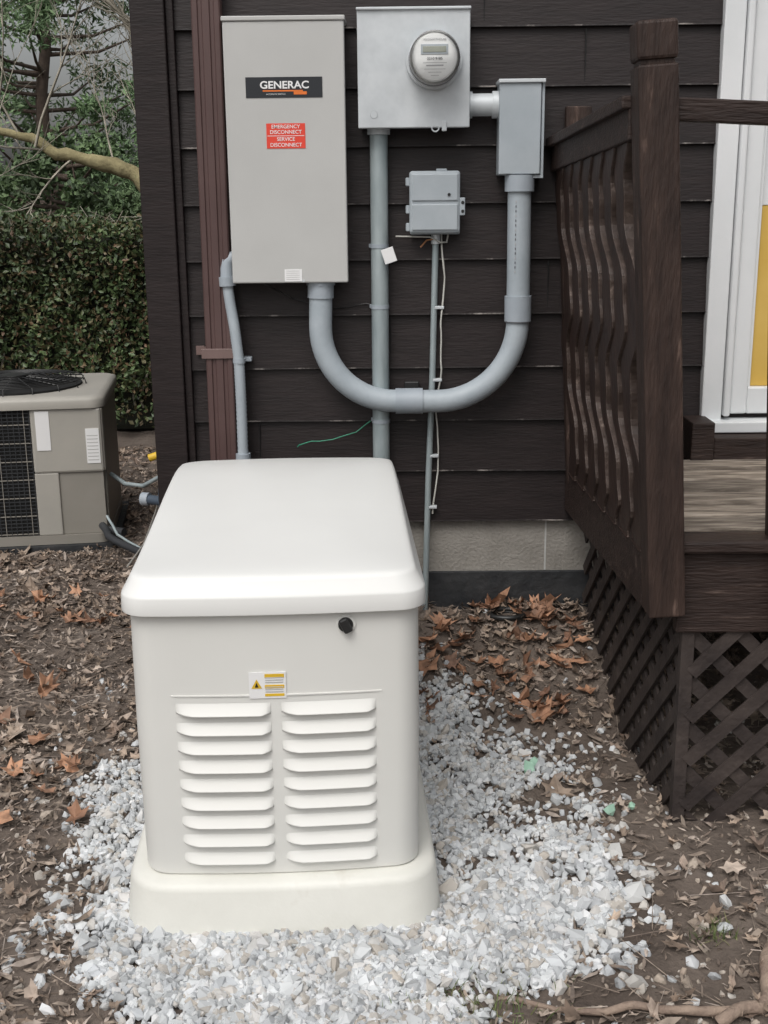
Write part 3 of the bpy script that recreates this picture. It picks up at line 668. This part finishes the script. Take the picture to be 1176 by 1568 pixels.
tube('blue_conduit',[(-.86,4.45,.70),(-.875,4.42,.66),(-.88,4.40,.55),(-.87,4.40,.35),(-.84,4.4,.10)],.017,M_blue,dc,n=12)
tube('horizontal_conduit',[(-1.0,4.6,.50),(-.90,4.55,.50),(-.84,4.5,.54)],.02,M_blue,dc,n=12)
tube('conduit_collar',[(-1.0,4.6,.50),(-.97,4.59,.50)],.027,M_pvcd,dc,n=12)
tube('yellow_wire_nut',[(-.925,4.42,.705),(-.88,4.42,.72),(-.86,4.42,.70)],.015,M_yel,dc,n=10)
tube('thin_whip',[(-1.15,4.9,.12),(-1.05,4.8,.25),(-.97,4.7,.42),(-.90,4.55,.58)],.004,M_cable,dc,n=6)

# ------------------------------------------------------------------ hedge
hedge=empty('hedge')
hx0,hx1,hy0,hy1,hh=-6.5,.6,8.5,9.6,1.50
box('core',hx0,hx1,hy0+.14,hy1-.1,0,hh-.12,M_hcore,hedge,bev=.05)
def bumpy(x,z): return .12*noise.noise(Vector((x*1.7,z*1.7,2)))+.09*noise.noise(Vector((x*5,z*5,7)))
n1=24000
x=rng.uniform(-4.0,-.6,n1);z=rng.uniform(.05,hh,n1);dep=rng.exponential(.06,n1)
P=[(a,hy0+bumpy(a,b)+min(c,.2)-.02,b) for a,b,c in zip(x,z,dep)]
n2=8000
P+=[(a,b,hh+.09*noise.noise(Vector((a*2,b*2,0)))+.05*noise.noise(Vector((a*9,b*9,0)))-c) for a,b,c in zip(rng.uniform(-4.0,-.6,n2),rng.uniform(hy0,hy1,n2),np.minimum(rng.exponential(.04,n2),.2)-.02)]
P=[p for p in P if p[2]>.35 or random.random()<(p[2]-.02)/.35*.8]
P=np.array(P);k=len(P);s=rng.uniform(.03,.058,k)
scatter('foliage',QUAD_V,QUAD_F,P,np.stack([s,s*.6,s],-1),rotmats(k),M_hedge,hedge)
for i in range(34):
    xx=-4+i*.11+random.uniform(-.03,.03); tube('stem_%d'%i,[(xx,8.75,0),(xx+random.uniform(-.05,.05),8.6,.25),(xx+random.uniform(-.1,.1),8.65,.6)],.010,M_twig,hedge,n=5)
k=260;A=np.stack([rng.uniform(-4,-.6,k),rng.uniform(8.5,9.4,k),rng.uniform(hh-.05,hh+.05,k)],-1)
scatter('top_sprigs',TWV,TWF,A,np.stack([rng.uniform(.08,.22,k),np.full(k,.004),np.full(k,.004)],-1),rotmats(k),M_twig,hedge)

# ------------------------------------------------------------------ trees
def branches(start,dirv,L,r0,depth,curv=.35,up=.08):
    segs=7;p=Vector(start);d=Vector(dirv).normalized();pts=[p.copy()]
    for i in range(segs):
        d=(d+Vector((random.uniform(-1,1),random.uniform(-1,1),random.uniform(-1,1)+up))*curv*.4).normalized(); p=p+d*L/segs; pts.append(p.copy())
    BV.append((pts,[r0*(1-.75*i/segs) for i in range(segs+1)]))
    if depth>0:
        for i in range(2,segs+1):
            for _ in range(1 if random.random()<.75 else 2):
                a=Vector((random.uniform(-1,1),random.uniform(-1,1),random.uniform(-.5,1)))
                nd=(d+a*.9).normalized()
                branches(pts[i],nd,L*random.uniform(.35,.6),r0*.42*(1-.5*i/segs)+.0015,depth-1,curv,up)
def merge_tubes(name,items,m,parent,n=6):
    V=[];F=[]
    for pts,rr in items:
        base=len(V);k=len(pts);s=None
        for i in range(k):
            t=(pts[min(i+1,k-1)]-pts[max(i-1,0)]).normalized()
            if s is None: s=t.cross(Vector((.3,.1,1))).normalized()
            s=(s-t*s.dot(t)).normalized();q=t.cross(s)
            for j in range(n): a=2*math.pi*j/n; V.append(pts[i]+(s*math.cos(a)+q*math.sin(a))*rr[i])
        for i in range(k-1):
            for j in range(n): F.append((base+i*n+j,base+i*n+(j+1)%n,base+(i+1)*n+(j+1)%n,base+(i+1)*n+j))
    return obj(name,V,F,m,parent,smooth=True)
bt=empty('bare_tree')
trunk=[Vector(p) for p in [(-1.1,10.6,-.1),(-1.15,10.6,.7),(-1.3,10.6,1.2),(-1.2,10.7,2.2),(-1.0,10.7,3.6),(-1.1,10.8,5.2)]]
limb=[Vector(p) for p in [(-1.25,10.6,1.0),(-1.75,10.6,1.36),(-2.0,10.6,1.62),(-2.16,10.6,1.84),(-2.35,10.6,1.93),(-2.6,10.6,1.98),(-2.85,10.6,2.03),(-3.05,10.6,2.16),(-3.3,10.6,2.22),(-3.8,10.6,2.30)]]
limb=[Vector(p) for p in wob(limb,.06,3)]
merge_tubes('trunk',[(trunk,[.13,.12,.11,.09,.07,.04])],M_bark,bt,n=10)
merge_tubes('mossy_limb',[(limb,[.095*(1-.75*i/len(limb))*(1+.25*noise.noise(limb[i]*6)) for i in range(len(limb))])],M_bark,bt,n=8)
BV=[]
for i in (8,12,16,19,22,25): branches(limb[i],(random.uniform(-.7,.3),random.uniform(-.4,.4),random.uniform(-.3,1)),1.0,.012,2)
for s_ in [((-1.3,10.6,1.6),(-.7,0,1),2.6,.03),((-1.15,10.7,2.4),(-1,.1,.6),2.4,.026),((-1.05,10.7,3.0),(-1,0,.3),2.4,.026)]:
    branches(s_[0],s_[1],s_[2],s_[3],2)
for s_ in [((-3.6,10.4,1.2),(.2,0,1),2.2,.016),((-2.05,10.5,1.8),(-.08,0,1),2.4,.03),((-3.0,10.5,2.1),(.3,0,1),1.6,.014)]:
    branches(s_[0],s_[1],s_[2],s_[3],2)
merge_tubes('branches',BV,M_twig,bt,n=4)

def foliage_tree(name,base,H,R0,nclump,nleaf,matl,lsize,zmin=.12,clr=.35,flat=.5,shape=1.0,asp=.4):
    e=empty(name); base=Vector(base)
    tr=[base+Vector((.12*noise.noise(Vector((base.x,i*.7,0))),0,H*i/10-.1)) for i in range(11)]
    items=[(tr,[.16*(1-.85*i/10)*H/7 for i in range(11)])]
    cl=[]
    for i in range(nclump):
        h=zmin+(1-zmin)*random.random()**.9; rr=R0*(1-h)**shape*(.35+.65*random.random()**.5)+.15; a=random.uniform(0,2*math.pi)
        c=base+Vector((rr*math.cos(a),rr*math.sin(a),h*H)); cl.append(c)
        st=base+Vector((0,0,max(.1,h*H-.25*rr)))
        mid=st.lerp(c,.5)+Vector((0,0,-.08*rr)); items.append(([st,mid,c],[.03,.02,.006]))
    merge_tubes('trunk_and_limbs',items,M_pbark,e,n=5)
    C=np.array([tuple(c) for c in cl]); idx=rng.integers(0,len(C),nleaf)
    off=rng.normal(0,1,(nleaf,3)); off/=np.linalg.norm(off,axis=1)[:,None]; off*=(rng.random(nleaf)**.6*clr)[:,None]*rng.uniform(.5,1.25,len(C))[idx][:,None]; off[:,2]*=flat
    P=C[idx]+off; s=rng.uniform(.7,1.4,nleaf)*lsize
    scatter('foliage',QUAD_V,QUAD_F,P,np.stack([s,s*asp,s],-1),rotmats(nleaf),matl,e)
foliage_tree('pine_tree',(-4.4,16,0),6.2,2.3,80,21000,M_pine,.10,clr=.5,shape=.6,zmin=.2,flat=.6,asp=.3)
foliage_tree('pine_tree',(-2.6,19,0),7.5,1.5,34,9000,M_pine,.12,clr=.55,shape=.6,zmin=.15,flat=.6,asp=.3)
foliage_tree('pine_tree',(-8.6,20,0),9,2.4,50,10000,M_pine,.13,clr=.55,shape=.7)
foliage_tree('evergreen_shrub',(-3.3,12.6,0),2.2,.9,45,9000,M_shrub,.075,clr=.33,flat=.8,shape=.4,zmin=.05,asp=.55)
foliage_tree('evergreen_shrub',(-5.0,13,0),2.4,1.0,45,8000,M_shrub,.075,clr=.35,flat=.8,shape=.4,zmin=.05,asp=.55)
foliage_tree('evergreen_shrub',(-1.9,13.4,0),2.1,.9,40,7000,M_shrub,.075,clr=.33,flat=.8,shape=.4,zmin=.05,asp=.55)
k=24000; x=rng.uniform(-30,30,k); y=rng.uniform(38,44,k); top=np.array([2.0+1.4*noise.noise(Vector((a*.25,0,5)))+.9*noise.noise(Vector((a*1.1,0,5))) for a in x]); z=rng.random(k)**.8*top
s=rng.uniform(.3,.6,k)
scatter('distant_trees',QUAD_V,QUAD_F,np.stack([x,y,z],-1),np.stack([s,s*.6,s],-1),rotmats(k),M_shrub)

# ------------------------------------------------------------------ light, world, camera
EL,AZ=55,200
w=bpy.data.worlds.new('World'); S.world=w; w.use_nodes=True; nt=w.node_tree
sky=nt.nodes.new('ShaderNodeTexSky'); sky.sky_type='NISHITA'; sky.sun_disc=False; sky.sun_elevation=rad(EL); sky.sun_rotation=rad(AZ); sky.dust_density=6; sky.air_density=1.2; sky.ozone_density=1
hs=nt.nodes.new('ShaderNodeHueSaturation'); hs.inputs['Saturation'].default_value=.20
bg=nt.nodes['Background']; bg.inputs['Strength'].default_value=.14
nt.links.new(sky.outputs[0],hs.inputs['Color']); nt.links.new(hs.outputs[0],bg.inputs['Color'])
sl=bpy.data.lights.new('sun','SUN'); sl.energy=.75; sl.angle=rad(30); sl.color=(1,.97,.93)
so=bpy.data.objects.new('sun',sl); COL.objects.link(so)
d=Vector((math.sin(rad(AZ))*math.cos(rad(EL)),math.cos(rad(AZ))*math.cos(rad(EL)),math.sin(rad(EL))))
so.rotation_euler=d.to_track_quat('Z','Y').to_euler()
cam=bpy.data.cameras.new('camera'); co=bpy.data.objects.new('camera',cam); COL.objects.link(co)
cam.sensor_fit='VERTICAL'; cam.sensor_height=36; cam.lens=1814/1568*36; cam.clip_end=500; cam.clip_start=.05
Mx=Matrix.Rotation(rad(.4),3,'Z')@Matrix.Rotation(rad(90-14.9),3,'X')@Matrix.Rotation(rad(-.6),3,'Z')
co.matrix_world=Matrix.Translation((0,0,1.66))@Mx.to_4x4()
S.camera=co
S.view_settings.view_transform='Standard'; S.view_settings.look='None'; S.view_settings.exposure=0
